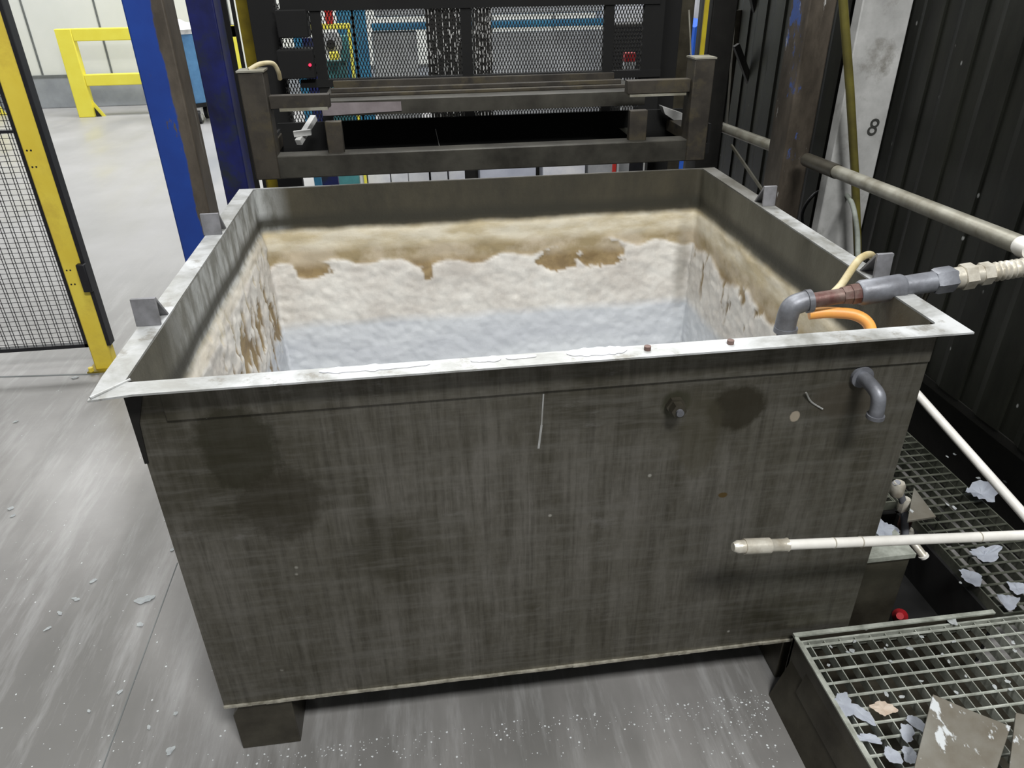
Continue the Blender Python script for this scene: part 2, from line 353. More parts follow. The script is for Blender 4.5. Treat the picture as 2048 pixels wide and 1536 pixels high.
def crust(x,y,z):
    back=y>D-.03; left=x<.03 and not back; right=x>X1-.03 and not back
    j=fb((x*9,y*9,z*9))*.5+fb((x*30,y*30,z*30))*.2
    if back:
        edge=.79+.02*j+.015*math.sin(x*7)+ (.03 if x>1.2 else 0)*1
        edge-= .05*sstep(.02,.0,abs(x-.14)-.03)*1 ; edge+=.012*math.sin(x*31)
        c=sstep(edge+.006,edge-.006,z)
        for (cx,cz,rx,rz) in ((1.07,.765,.085,.045),(1.235,.775,.085,.055),(.575,.76,.018,.05),(.18,.775,.06,.03)):
            d=((x-cx)/rx)**2+((z-cz)/rz)**2; d=d**1.5+j*1.8+fb((x*40,1,z*40))*.5; c*=sstep(.85,1.05,d)
        return c
    if left:
        s=fb((x*10,y*22,z*6),5)+.5*fb((1,y*50,z*14),4)
        band=math.exp(-((z-.70-.05*j)/.085)**2); c=1-sstep(.0,.22,s*.9+band*.4-.24)
        return c if z<.885 else c*.3+.35
    if right:
        edge=.79+.03*j+.02*math.sin(y*17); c=sstep(edge+.01,edge-.01,z)
        s=fb((x*10,y*26,z*8),4); return c*(1-sstep(.33,.45,s)*sstep(.6,.7,z))
    return sstep(.8,.78,z+.02*j)
r=rloop(.006,.02,.008); NZ=112; b=MB(); rings=[]; att=[]
for k in range(NZ+1):
    z=ZB+.006+(ZT-.002-ZB-.006)*k/NZ; ring=[]
    for p,tn in r:
        nrm=Vector((-tn.y,tn.x)); c=crust(p.x,p.y,z) if z<.925 else 0
        h=.0
        if z<.925: h=c*(.006+.0035*fb((p.x*40,p.y*40,z*40)))
        if z<.93: h+=.004*sstep(.93,.9,z)*(1+fb((p.x*14,p.y*14,z*14)))
        q=p+nrm*h; ring.append(b.bm.verts.new((q.x,q.y,z))); att.append(c)
    rings.append(ring)
for a,c in zip(rings,rings[1:]):
    n=len(a)
    for i in range(n):
        f=b.bm.faces.new((a[i],c[i],c[(i+1)%n],a[(i+1)%n])); f.smooth=True
bf=b.bm.faces.new(rings[0])
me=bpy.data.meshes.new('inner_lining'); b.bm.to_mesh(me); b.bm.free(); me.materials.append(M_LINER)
at=me.attributes.new('crust','FLOAT','POINT'); at.data.foreach_set('value',att)
lin_o=bpy.data.objects.new('inner_lining',me); COL.objects.link(lin_o); lin_o.parent=tank
tag(lin_o,'interior walls, dark above and crusted off-white below the tide line')
# rim flange
r=rloop(.003,.010,.02); b=MB(); L=[]
for z in (ZT-.004,ZT):
    inn=[b.bm.verts.new((p.x,p.y,z)) for p,_ in r]; out=[]
    for p,tn in r:
        x=p.x; yy=p.y
        if x<.014: x2=-E
        elif x>X1-.014: x2=X1+E
        else: x2=x
        if yy<.014: y2=-E
        elif yy>D-.02: y2=D+.003
        else: y2=yy
        out.append(b.bm.verts.new((x2,y2,z+(-.006 if (x2<0 and y2<0.02) else 0))))
    L.append((inn,out))
n=len(r)
for i in range(n):
    j=(i+1)%n
    (i0,o0),(i1,o1)=L
    for q in ((i1[i],i1[j],o1[j],o1[i]),(i0[i],o0[i],o0[j],i0[j]),(o0[i],o1[i],o1[j],o0[j]),(i0[i],i0[j],i1[j],i1[i])): b.bm.faces.new(q)
bmesh.ops.remove_doubles(b.bm,verts=b.bm.verts,dist=.0005)
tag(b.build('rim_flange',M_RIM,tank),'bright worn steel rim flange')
MB().tube([(-E+.004,-E+.004,ZT-.003),(.012,.012,ZT+.0005)],.003,8).build('weld_bead',M_RIM,tank)
# caustic residue patches on the front flange
for (u0,u1,hh) in ((640,860,.012),(940,1000,.01),(1130,1250,.02),(1010,1070,.006)):
    a=AZ(u0,735-(u0-640)*.07,ZT); c=AZ(u1,735-(u1-640)*.07,ZT); b=MB(); N=24; lo=[];up=[]
    for i in range(N+1):
        s=i/N; x=a.x+(c.x-a.x)*s; wd=hh*(.6+.8*abs(fb((x*30,0,1))))*math.sin(math.pi*s)**.4+.001
        lo.append((x,-.012-wd,ZT+.0005)); up.append((x,-.010+wd*1.0,ZT+.0005))
    b.prism(lo+up[::-1],(0,0,.0012)); tag(b.build('residue',M_WPLAS,tank),'white dried residue on the front flange')
for u in (1295,1460):
    a=AZ(u,700-(u-1295)*.08,ZT); MB().tube([(a.x,-.018,ZT),(a.x,-.018,ZT+.008)],.007,10).build('rust_nub',M_RUSTF,tank)
# feet
def foot(x,y,sx,front):
    b=MB()
    if front: b.prism([(x,y,0),(x+.145,y,0),(x+.145,y,ZB-.004),(x+.03,y,ZB-.004),(x,y,ZB-.05)],(0,.15,0))
    else: b.box((x,y,0),(x+.145,y+.15,ZB-.004))
    b.build('foot',M_SIDE,tank,.003)
foot(.01,.006,1,True); foot(X1-.16,.02,1,False); foot(.01,D-.17,1,False); foot(X1-.16,D-.17,1,False)
# guide lugs : folded strip, open at the sides
def lug(side,u,v):
    p=AZ(u,v,ZT); y=p.y; xa=(-E-.004) if side<0 else X1+.004; xb=xa+(.05 if side<0 else .04); h=.06; d=.062; t=.005
    b=MB(); pr=[(y,0),(y+.004,h),(y+.012,h),(y+d,0),(y+d-.008,0),(y+.011,h-.008),(y+.006,0)]
    b.prism([(xa,yy,ZT+zz) for yy,zz in pr],(xb-xa,0,0)); b.build('guide_lug',M_LUG,tank,.001)
lug(-1,300,652); lug(-1,430,470); lug(1,1545,412); lug(1,1790,556)
MB().prism([(X0-.003,-.003,.90),(X0+.004,-.003,.90),(X0+.010,-.003,.99),(X0+.03,-.003,1.05),(X0+.04,-.003,1.066),(X0-.003,-.003,1.066)],(0,.004,0)).build('scale_strip',M_BLACKM,tank)
# bolt plug on front face
p=AY(1350,810,-.001); m=MB().step((p.x,0,p.z),(p.x,-.03,p.z),[(0,.021),(.35,.021),(.36,.016),(.95,.016),(1,.012)],6); m.build('drain_plug',M_SIDE,tank)
MB().tube([(p.x,-.028,p.z),(p.x,-.036,p.z)],.008,12).build('drain_plug',M_CAST,tank)
sc_=MB().bar(AY(1087,788,-.0006),AY(1083,850,-.0006),.003,.0008,up=(0,1,0)); sc_.bar(AY(1083,850,-.0006),AY(1077,897,-.0006),.0045,.0008,up=(0,1,0)); tag(sc_.build('scratch',M_RIM,tank),'pale vertical scratch')
tag(MB().tube(bez([AY(412,835,-.001),AY(430,828,-.001),AY(441,815,-.001),AY(436,808,-.001)]),.0022,6).build('weld_scar',M_RIM,tank),'pale curved scar')
tag(MB().tube(bez([AY(1612,785,-.006),AY(1622,803,-.001),AY(1645,818,-.001)]),.002,6).build('weld_scar',M_RIM,tank),'pale curved scar')
# elbow on front face
p=AY(1722,752,0.0); q=Vector((p.x+.005,-.052,p.z-.002))
pa=bez([(p.x,0,p.z),(p.x,-.035,p.z),(p.x+.004,-.062,p.z-.012),(p.x+.006,-.068,p.z-.04),(p.x+.006,-.068,p.z-.062)],8)
MB().tube(pa,.0145,20).tube([pa[-1]+Vector((0,0,.008)),pa[-1]],.018,20).tube([(p.x,0,p.z),(p.x,-.008,p.z)],.024,20).build('outlet_elbow',M_CAST,tank)

# ------------------------------------------------------------------ inlet pipe over the tank corner
YP=.19
P0=AY(1612,603,YP); PE=AY(2090,528,YP-.03); dirp=(PE-P0)
def on(u): # point on pipe axis at image column u
    a,b=0,1.2
    for _ in range(40):
        mid=(a+b)/2; P=P0+dirp*mid; c=RM.transposed()@(P-CAM); uu=1024+F*c.x/-c.z
        if uu<u: a=mid
        else: b=mid
    return P0+dirp*a
inlet=thing('inlet_pipe','grey threaded inlet pipe with elbow and brass-coloured nuts over the right rim','pipe')
el=AY(1586,615,YP); A=on(1622)
ebd=bez([A,A+(P0-on(1640)).normalized()*.02,el+Vector((-.004,0,.0)),el+Vector((-.010,0,-.035)),el+Vector((-.008,0,-.06))],8)
MB().tube(ebd,.0235,24).tube([ebd[-1]+Vector((0,0,.012)),ebd[-1]],.0265,24).tube([A-(on(1640)-A).normalized()*.0,A+(on(1640)-A).normalized()*-.012],.0265,24).build('elbow',M_CAST,inlet)
MB().tube([ebd[-1],ebd[-1]+Vector((0,0,-.16))],.018,20).build('down_pipe',M_SIDE,inlet)
MB().tube([on(1615),on(1700)],.0175,20).build('nipple',M_RUSTF,inlet)
MB().tube([on(1684),on(1700),on(1700),on(1722)],[.02,.022,.024,.024],8,smooth=False).build('bush_nut',M_RUSTF,inlet)
MB().tube([on(1716),on(1722),on(1800),on(1806)],[.025,.029,.029,.026],24).build('coupling',M_CAST,inlet)
MB().tube([on(1800),on(1868)],.0235,24).build('pipe_run',M_CAST,inlet)
MB().tube([on(1866),on(1872),on(1902),on(1908)],[.027,.03,.03,.026],6,smooth=False).build('union_nut',M_CAST,inlet)
MB().tube([on(1906),on(1925)],.024,24).tube([on(1922),on(1945)],.03,6,smooth=False).build('union_nut',M_ZINC,inlet)
MB().tube([on(1944),on(1962)],.022,20).tube([on(1960),on(1980)],.026,6,smooth=False).build('hose_nut',M_ZINC,inlet)
c=MB(); P=[];R=[]
for i in range(60):
    P.append(on(1978)+(on(2110)-on(1978))*i/59); R.append(.0185+.004*math.sin(i*1.3))
c.tube(P,R,20).build('corrugated_hose',M_ZINC,inlet)
MB().tube([on(1888)+Vector((0,.03,.01)),on(1888)+Vector((.0,.05,-.09))],.006,8).build('support_stud',M_SIDE,inlet)
# hoses
o1=[AY(1618,628,.2),AY(1660,625,.19),AY(1710,630,.17),AY(1738,650,.15),AY(1744,690,.13),AY(1744,730,.12)]
tag(MB().tube(bez(o1),.013,16).build('rubber_hose',M_ORANGE),'short orange hose curling under the grey inlet pipe','hose')
o2=[AY(1660,592,.22),AY(1682,570,.24),AY(1706,535,.27),AY(1722,516,.30),AY(1742,510,.34),AY(1750,530,.40),AY(1748,560,.44)]
tag(MB().tube(bez(o2),.009,16).build('rubber_hose',M_CREAM),'thin cream hose arching from the inlet pipe to the rim lug','hose')

# ------------------------------------------------------------------ long bright pipe in front
sp=thing('spray_lance','long shiny steel pipe with ribbed end fitting crossing in front of the tank','pipe')
a=AY(1466,1094,-.13); c=AY(2130,1067,-.10); dd=(c-a)
def L(t): return a+dd*t
MB().tube([L(.10),L(1)],.0115,20).build('tube',M_CHROME,sp)
for t_ in (.28,.36,.72): MB().tube([L(t_),L(t_+.003)],.0125,20).build('joint_ring',M_ZINC,sp)
MB().tube([L(0),L(.012),L(.03),L(.03),L(.1),L(.1)],[.009,.014,.014,.017,.017,.014],20).build('end_fitting',M_ZINC,sp)
MB().tube([L(.10),L(.105),L(.145),L(.15)],[.0165,.014,.014,.0155],20).build('collar',M_ZINC,sp)
# ------------------------------------------------------------------ rails right
pa=AX(1838,792,2.02); pb=AX(2075,1060,2.02); dd2=(pb-pa).normalized()
tag(MB().tube([pa-dd2*.4,pb+dd2*.2],.0125,16).build('rail_pipe',M_CHROME),'thin shiny pipe running down along the dark wall beside the grating','pipe')
rl=thing('guard_rail','grey round rail pipe running along the dark cladding wall','rail')
qa=AX(1440,253,2.12); qe=AX(1636,327,2.14); qb=AX(1640,330,2.03); qb=qb+(qb-AX(2040,490,1.93)).normalized()*.12; qc=AX(2040,490,1.93)
MB().tube([qa,qe],.024,20).build('tube',M_RAIL,rl); MB().tube([qb,qc],.022,20).build('tube',M_RAIL,rl)
MB().tube([qb,qb+(qc-qb).normalized()*.26],.025,20).build('sleeve',M_SIDE,rl)
MB().tube([qc,qc+(qc-qb).normalized()*.012,qc+(qc-qb).normalized()*.04],[.022,.025,.022],20).build('end_cap',M_CHROME,rl)

# ------------------------------------------------------------------ columns
def column(name,label,x0,x1,y,dep,zt,mat,flange=True):
    cx=(x0+x1)/2; o=thing(name,label,'column'); w_=(x1-x0)/2
    b=MB().box((-w_,0,0),(w_,dep,zt)); p=b.build('post',mat,o,.006)
    MB().box((-w_-.05,-.05,0),(w_+.05,dep+.05,.012)).build('base_plate',mat,o); o.location=(cx,y,0); return o
p=AY(300,250,1.47)
colA=column('steel_column','blue steel column with paint worn to rusty brown, nearest the left rim',-.322,-.195,1.5,.13,2.6,M_COLA)
column('steel_column','dark navy steel column standing behind the worn blue one',-.36,-.245,2.42,.15,2.6,M_COLB)
column('steel_column','rusty brown column with blue paint flecks behind the right rim',1.985,2.09,1.52,.14,2.6,M_COLC)
column('steel_column','black sooty column at the right end of the lifting frame',1.98,2.1,2.42,.15,2.6,M_BLACKM)
# white post with number
wp=thing('wall_post','pale grey galvanised post with a black handwritten 8','post')
q0=AX(1828,0,2.28); wx=2.28
f=AY(1790,60,1.62)
yP=q0.y; xl=AY(1735,0,yP).x
MB().box((xl-.015,yP,0),(2.28,yP+.05,2.6)).build('post',simple('dull_galvanised',lin(190,190,188),lin(150,150,148),.55,.1,5,dirt=lin(128,126,120),dscale=4),wp,.004)
tc=bpy.data.curves.new('painted_number','FONT'); tc.body='8'; tc.size=.085; tc.extrude=.0008; tc.align_x='CENTER'; tc.align_y='CENTER'
to=bpy.data.objects.new('painted_number',tc); COL.objects.link(to)
q=AY(1746,256,yP-.001); to.location=(q.x,yP-.0015,q.z); to.rotation_euler=(math.pi/2,math.radians(10),0)
bpy.context.view_layer.update(); dg=bpy.context.evaluated_depsgraph_get(); me=bpy.data.meshes.new_from_object(to.evaluated_get(dg)); mw=to.matrix_world.copy()
bpy.data.objects.remove(to); me.materials.clear(); me.materials.append(M_MARK); to=bpy.data.objects.new('painted_number',me); COL.objects.link(to); to.matrix_world=mw; to.parent=wp
tag(to,'black handwritten figure 8')
tag(MB().tube([AY(1678,-60,1.29),AY(1686,0,1.29),AY(1700,180,1.29),AY(1710,350,1.29),AY(1716,520,1.29)],.0145,16).build('conduit_pipe',M_OLIVE),'olive yellow pipe slanting down in front of the pale post','pipe')
# cables / braces
tag(MB().tube(bez([AX(1690,385,2.2),AX(1705,410,2.15),AX(1714,460,2.1),AX(1716,520,2.05),AX(1716,560,2.02)]),.009,12).build('hanging_cable',M_CABLE),'light grey cable hanging beside the rusty column','cable')
tag(MB().tube(bez([AY(1660,372,1.75),AY(1625,392,1.7),AY(1604,430,1.68),AY(1612,480,1.66)]),.007,10).build('cable_loop',M_BLK),'black cable loop at the foot of the rusty column','cable')
tag(MB().bar(AY(1472,90,2.7),AY(1545,285,2.7),.03,.03).build('diagonal_brace',M_BLACKM),'black diagonal brace behind the rail, lower of the two','brace')
tag(MB().bar(AY(1505,-10,2.75),AY(1562,270,2.75),.03,.03).build('diagonal_brace',M_BLACKM),'black diagonal brace behind the rail, upper one by the rusty column','brace')
tag(MB().bar(AY(1462,290,2.5),AY(1528,385,2.3),.012,.012).build('tie_rod',M_RAIL),'thin pale rod slanting below the short end of the rail','rod')
tag(MB().bar(AY(1478,20,2.9),AY(1455,330,2.9),.045,.03).build('side_stile',M_SIDE),'narrow dark upright between black column and braces','post')

# ------------------------------------------------------------------ lifting frame behind the tank
YF=1.6
lf=thing('lifting_cradle','dark brown steel lifting frame with two short uprights behind the tank','frame')
zb0,zb1=AY(950,341,YF).z,AY(950,297,YF).z
MB().box((-.03,YF,zb0),(1.695,YF+.08,zb1)).build('cross_beam',M_TRAY,lf,.004)
zt=AY(500,145,YF).z
for x0,x1,nm in ((-.03,.058,1),(1.615,1.695,2)):
    MB().box((x0,YF-.003,zb0),(x1,YF+.083,zt)).build('upright',M_FRAME,lf,.004)
    tag(MB().box((x0-.003,YF-.006,zt),(x1+.003,YF+.086,zt+.006)).build('end_plate',M_RAIL,lf),'pale top plate')
for x0,x1 in ((.24,.30),(1.39,1.46)): MB().box((x0,YF+.03,zb1-.01),(x1,YF+.06,zb1+.11)).build('stub_post',M_FRAME,lf,.003)
for x in (-.02,1.645):   # arms running back
    MB().box((x,YF+.08,zb1-.03),(x+.05,1.95,zb1+.02)).build('side_arm',M_FRAME,lf,.003)
z0=AY(540,212,YF+.1).z; z1=AY(540,186,YF+.1).z
MB().box((.058,YF+.02,z0),(.27,YF+.06,z1)).build('bracket_arm',M_FRAME,lf,.002)
MB().box((1.37,YF+.02,z0+.01),(1.615,YF+.06,z1+.012)).build('bracket_arm',M_FRAME,lf,.002)
MB().box((.09,YF+.015,z0-.008),(.26,YF+.055,z0+.002)).build('white_strip',M_RAIL,lf); MB().box((1.38,YF+.015,z0-.0),(1.6,YF+.055,z0+.008)).build('white_strip',M_RAIL,lf)
# grey handle bar & hook shape
b=MB(); b.bar(AY(597,285,YF+.12),AY(628,235,YF+.25),.022,.022).bar(AY(588,268,YF+.14),AY(622,264,YF+.14),.02,.02)
tag(b.build('cross_handle',M_GALV,lf),'pale cross-shaped handle')
tag(MB().prism([AY(1325,213,1.9),AY(1368,228,1.9),AY(1372,262,1.9),AY(1362,268,1.9),AY(1355,245,1.9),AY(1330,228,1.9)],(0,.05,0)).build('clamp_jaw',M_GALV,lf),'pale clamp jaw at the right end')
tag(MB().prism([AY(1240,258,1.95),AY(1285,256,1.95),AY(1290,272,1.95),AY(1262,276,1.95)],(0,.05,0)).build('clamp_pad',M_RAIL,lf),'pale grey pad')
tag(MB().tube(bez([AY(498,140,1.64),AY(520,128,1.66),AY(545,127,1.7),AY(556,142,1.72),AY(560,158,1.74)]),.008,10).build('air_hose',M_CREAM),'pale cream hose looping over the left frame upright','hose')
# hood / tray above void
hd=thing('transfer_hood','flat dark grey steel tray hanging above the black opening','tray')
za=AY(950,195,1.78).z
xa,xb=AY(642,200,1.78).x,AY(1290,190,1.78).x
zl=AY(950,222,1.78).z
MB().box((xa,1.78,za-.003),(xb,2.16,za+.003)).build('top_plate',M_TRAY,hd,.001)
MB().box((xa,1.775,zl),(xb,1.785,za+.004)).build('front_lip',M_TRAY,hd,.001)
for yy,h in ((1.88,.012),(2.0,.016),(2.12,.03)): MB().box((xa+.02,yy,za+.003),(xb-.04,yy+.025,za+.003+h)).build('stiffener_bar',M_FRAME,hd,.002)
tag(MB().prism([(xa,1.773,zl+.003),(xa+.3,1.773,zl+.012),(xa+.3,1.773,za-.004),(xa,1.773,za)],(0,-.002,0)).build('worn_strip',simple('worn_lilac_steel',lin(142,134,136),lin(120,112,114),.5,.2,12),hd),'pale worn strip at the left')
# black void: box sheets coloured near-black for the dark inside
bb=thing('black_void_box','black open box holding the dark of the void below the hanging tray','box')
zc=AY(950,232,1.98).z; zd=AY(950,310,1.72).z
xl,xr=AY(556,250,1.98).x,AY(1378,240,1.98).x
ZBN=zb0+.0
MB().box((xl,1.97,ZBN),(xr,1.985,zc)).build('rear_wall',M_VOID,bb)
MB().box((xl,1.72,ZBN),(xr,1.97,ZBN+.012)).build('bottom',M_VOID,bb)
MB().box((xl,1.72,ZBN+.012),(xl+.01,1.97,zc-.02)).build('side_wall',M_VOID,bb); MB().box((xr-.01,1.72,ZBN+.012),(xr,1.97,zc-.02)).build('side_wall',M_VOID,bb)
MB().box((xl,1.715,ZBN),(xr,1.725,ZBN+.04)).build('front_wall',M_VOID,bb)
tag(MB().bar(AY(871,258,1.968),AY(881,302,1.968),.002,.002).build('scratch_wire',M_CHROME,bb),'thin bright wire')

# ------------------------------------------------------------------ cage with mesh
YM=2.25
cg=thing('mesh_guard','black framed expanded-metal mesh guard behind the lifting frame','guard')
def upr(u0,u1,nm='frame_post'):
    a=AY(u0,140,YM); c=AY(u1,140,YM); return MB().box((a.x,YM-.015,1.0),(c.x,YM+.015,1.95)).build(nm,M_VOID,cg)
for u in ((634,655),(925,946),(1204,1222),(1280,1318)): upr(*u)
zt0=AY(800,18,YM).z
MB().box((AY(560,10,YM).x,YM-.02,zt0),(AY(1318,10,YM).x,YM+.02,zt0+.06)).build('top_rail',M_VOID,cg)
z0=AY(930,150,YM).z
MB().box((AY(600,150,YM).x,YM-.02,z0-.03),(AY(1318,150,YM).x,YM+.02,z0+.0)).build('bottom_rail',M_VOID,cg)
mm=MB(); xL,xR=AY(560,100,YM).x,AY(1290,100,YM).x; zL,zH=1.05,zt0+.03; hgt=zH-zL
s=.0135; x=xL-hgt*.5
while x<xR+hgt*.5:
    for sg in (.42,-.42):
        pA=Vector((x,YM,zL)); pB=Vector((x+sg*hgt,YM,zH))
        # clip in x
        def clip(pA,pB):
            d=pB-pA; t0,t1=0,1
            ta=(xL-pA.x)/d.x; tb=(xR-pA.x)/d.x
            t0=max(t0,min(ta,tb)); t1=min(t1,max(ta,tb)); return (pA+d*t0,pA+d*t1) if t1>t0+.01 else None
        cc=clip(pA,pB)
        if cc: mm.bar(cc[0],cc[1],.0034,.002,up=(0,1,0))
    x+=s
mm.build('mesh',M_BLACKM,cg)
# left side equipment
cb=thing('control_box','black control box with a small red light left of the mesh','box')
a,c=boxpx(552,100,632,158,2.2,.12); MB().box(a,c).build('case',M_VOID,cb,.004)
q=AY(620,130,2.196); tag(MB().tube([(q.x,2.2,q.z),(q.x,2.192,q.z)],.006,12).build('indicator_light',M_LED,cb),'small red indicator light')
a,c=boxpx(548,20,618,76,2.2,.12); tag(MB().box(a,c).build('motor_box',M_VOID,None,.004),'black box above the control box with the red light','box')
a,c=boxpx(503,60,558,61,2.3,.05); tag(MB().box((a[0],a[1],.0),(c[0],c[1],2.3)).build('cage_post',M_VOID,None,.004),'wide black cage post between yellow post and control box','post')
a,c=boxpx(477,40,504,41,2.7,.03); tag(MB().box((a[0],a[1],.0),(c[0],c[1],2.3)).build('yellow_post',M_YELD,None,.004),'dirty yellow upright behind the left frame upright','post')
a,c=boxpx(438,40,458,41,2.62,.02); tag(MB().box((a[0],a[1],.0),(c[0],c[1],2.3)).build('cage_post',M_VOID,None,.004),'slim black cage post beside the navy column','post')
a,c=boxpx(466,40,473,41,2.62,.02); tag(MB().box((a[0],a[1],.0),(c[0],c[1],2.3)).build('cage_post',M_BLACKM,None,.002),'thin brown-black strip post left of the yellow upright','post')
# right side
a,c=boxpx(1316,60,1360,61,2.32,.05); tag(MB().box((a[0],a[1],.0),(c[0],c[1],2.3)).build('cage_post',M_VOID,None,.004),'wide black cage post right of the mesh','post')
a,c=boxpx(1355,60,1385,61,2.5,.04); tag(MB().box((a[0],a[1],.0),(c[0],c[1],2.3)).build('rusty_post',M_SIDE,None,.004),'brown post between the black cage post and the black column','post')
tag(MB().tube([AY(1383-5,20,2.0),AY(1389-5,160,2.0)],.0035,8).build('lifting_wire',M_RAIL),'thin pale vertical rod in front of the brown post at right','rod')
a,c=boxpx(1405,60,1413,61,2.35,.01); tag(MB().box((a[0],a[1],1.0),(c[0],c[1],2.3)).build('yellow_strip',simple('lime_yellow',lin(190,176,36),lin(170,150,30),.5,0,6),None),'thin yellow strip beside the black right column','strip')
tag(MB().prism([AY(1390,55,4.6),AY(1412,40,4.6),Vector((AY(1412,150,4.6).x,4.6,0)),Vector((AY(1383,150,4.6).x,4.6,0))],(0,.3,0)).build('blue_sheet',M_BRBLUE),'bright blue sheet seen beside the yellow strip','sheet')
tag(MB().box(*boxpx(1392,-20,1425,52,5.2,.3)).build('white_sack',M_WPLAS,None,.02),'pale bundle above the bright blue sheet','sack')

# ------------------------------------------------------------------ hall machinery seen through the mesh
mc=thing('blue_machine','blue framed machine with pale panels seen through the mesh guard','machine')
YB=5.2
def pb(nm,mat,u0,v0,u1,v1,Y=YB,dep=.1,bev=.01,par=mc): a,c=boxpx(u0,v0,u1,v1,Y,dep); return MB().box(a,c).build(nm,mat,par,bev)
for u0,u1 in ((702,718),(723,742)): pb('frame_post',M_MBLUE,u0,-40,u1,420)
pb('frame_beam',M_MBLUE,742,42,1225,56)
pb('grey_panel',M_MGREY,742,62,845,240,YB+.05,.06); pb('grey_panel',M_MGREY,960,62,1205,240,YB+.05,.06)
pb('grey_panel',M_MGREY,742,-40,1205,30,YB+.05,.06)
pb('dark_panel',M_BLACKM,1222,48,1290,300,YB,.08)
pb('white_panel',M_WPLAS,1195,-40,1300,46,YB+.2,.05)
# dark ribbed radiators
for u0,u1,lb in ((850,925,'dark speckled ribbed block left of the centre mesh post'),(945,985,'dark speckled ribbed block right of the centre mesh post')):
    rt=thing('ribbed_block',lb,'machine part'); a,c=boxpx(u0,10,u1,145,3.4,.1); MB().box((a[0],a[1],.9),(c[0],c[1],c[2]+.1)).build('core',M_BLACKM,rt)
    b=MB()
    for i in range(70):
        xx=random.uniform(a[0],c[0]); zz=random.uniform(a[2],c[2]+.05); b.box((xx,3.385,zz),(xx+.006,3.4,zz+random.uniform(.01,.04)))
    for k in range(5):
        xx=a[0]+(c[0]-a[0])*(k+.3)/5; b.box((xx,3.38,.95),(xx+.004,3.39,c[2]))
    b.build('link_plates',M_GALV,rt)
pb('sign_box',M_RED,648,18,666,49,4.8,.08,.005,None); tag(bpy.data.objects[-1] if False else [o for o in COL.objects if o.name.startswith('sign_box')][-1],'small red box above the yellow rail behind the mesh','box')
yr=thing('hall_barrier','yellow barrier rail seen through the left part of the mesh','barrier')
pb('rail',M_YELF,612,48,700,59,4.8,.08,.005,yr); a,c=boxpx(694,59,700,60,4.8,.06); MB().box((a[0],a[1],0),c).build('post',M_YELF,yr,.003)
dr=thing('cable_reel','round grey reel behind the mesh with a teal side','reel'); q=AY(662,88,4.5)
MB().tube([(q.x,4.5,q.z),(q.x,4.6,q.z)],.075,28).build('disc',M_MGREY,dr); MB().tube([(q.x,4.47,q.z),(q.x,4.5,q.z)],.03,20).build('hub',M_BLACKM,dr)
pb('teal_housing',M_TEAL,676,72,700,122,4.55,.1,.005,dr); a,c=boxpx(640,122,700,200,4.62,.1); MB().box((a[0],a[1],0),c).build('stand',M_TEAL,dr,.005)
q=AY(671,113,4.45); tag(MB().box((q.x-.04,4.42,q.z-.02),(q.x+.02,4.55,q.z+.03)).build('yellow_cap',M_YELF,dr,.006),'small yellow cap')
a,c=boxpx(584,60,600,61,3.6,.04); tag(MB().box((a[0],a[1],0),(c[0],c[1],2.4)).build('blue_upright',M_MBLUE,None,.003),'blue upright glimpsed between and behind the black boxes','post')
a,c=boxpx(600,76,640,77,3.9,.05); tag(MB().box((a[0],a[1],0),c).build('navy_panel',M_COLB,None,.003),'dark navy panel behind the gap between the two black boxes','panel')
a,c=boxpx(634,60,640,140,4.4,.06)
# pale objects on the floor, seen through the gap above the back rim
segs=[(640,652,'w'),(668,694,'g'),(711,731,'w'),(735,780,'w'),(782,816,'w'),(817,858,'w'),(862,895,'w'),(898,930,'w'),(960,1072,'l'),(1086,1170,'w'),(1176,1226,'g')]
lbs=['narrow white block seen under the left end of the frame beam','small grey block seen in the gap under the frame','short white block, first of the bright row under the frame beam','white block with blue edge in the bright row under the beam','white block right of the blue-edged one under the beam','white block in the middle left of the bright row','white block left of centre in the bright row under the beam','last narrow white block before the dark gap at centre','long lilac grey block right of centre under the frame beam','bright white slatted block under the right part of the beam','pale grey block at the right end of the bright row']
for (u0,u1,k),lb in zip(segs,lbs):
    a=AY(u0,352,4.9); c=AY(u1,352,4.9); mt={'w':M_WPLAS,'g':M_MGREY,'l':simple('lilac_panel',lin(190,194,206),lin(170,174,188),.5,0,5)}[k] if k!='l' or 'lilac_panel' not in MATS else MATS['lilac_panel']
    tag(MB().box((a.x,4.9,0),(c.x,5.1,a.z+.16)).build('pale_block',mt,None,.008),lb,'block')
for u,mt,lb in ((1228,M_RED,'thin red upright at the right end of the bright row'),(1241,M_YELF,'thin yellow upright at the right end of the bright row'),(1290,M_GALV,'thin pale upright far right under the frame beam'),(533,M_YELD,'yellow post foot under the left end of the frame beam')):
    q=AY(u,350,4.5 if u>600 else 2.9); tag(MB().box((q.x-.012,q.y,0),(q.x+.014,q.y+.03,q.z+.1)).build('marker_post',mt,None,.002),lb,'post')
hs=thing('hose_stand','small pale stand with a red top right of the mesh centre','stand')
a,c=boxpx(1250,124,1272,125,3.0,.05); MB().box((a[0],a[1],0),c).build('pillar',M_MGREY,hs,.003)
a,c=boxpx(1251,106,1271,124,3.0,.05); MB().box(a,c).build('red_top',M_CONE,hs,.003)
# low black skirt, added to block the bright floor so the gap reads dark
tag(MB().box((-.2,5.13,0),(2.6,5.17,.62)).build('dark_gap_blocker',M_BLACKM,None,.004),'long black panel added behind the pale blocks to darken the gap','panel')

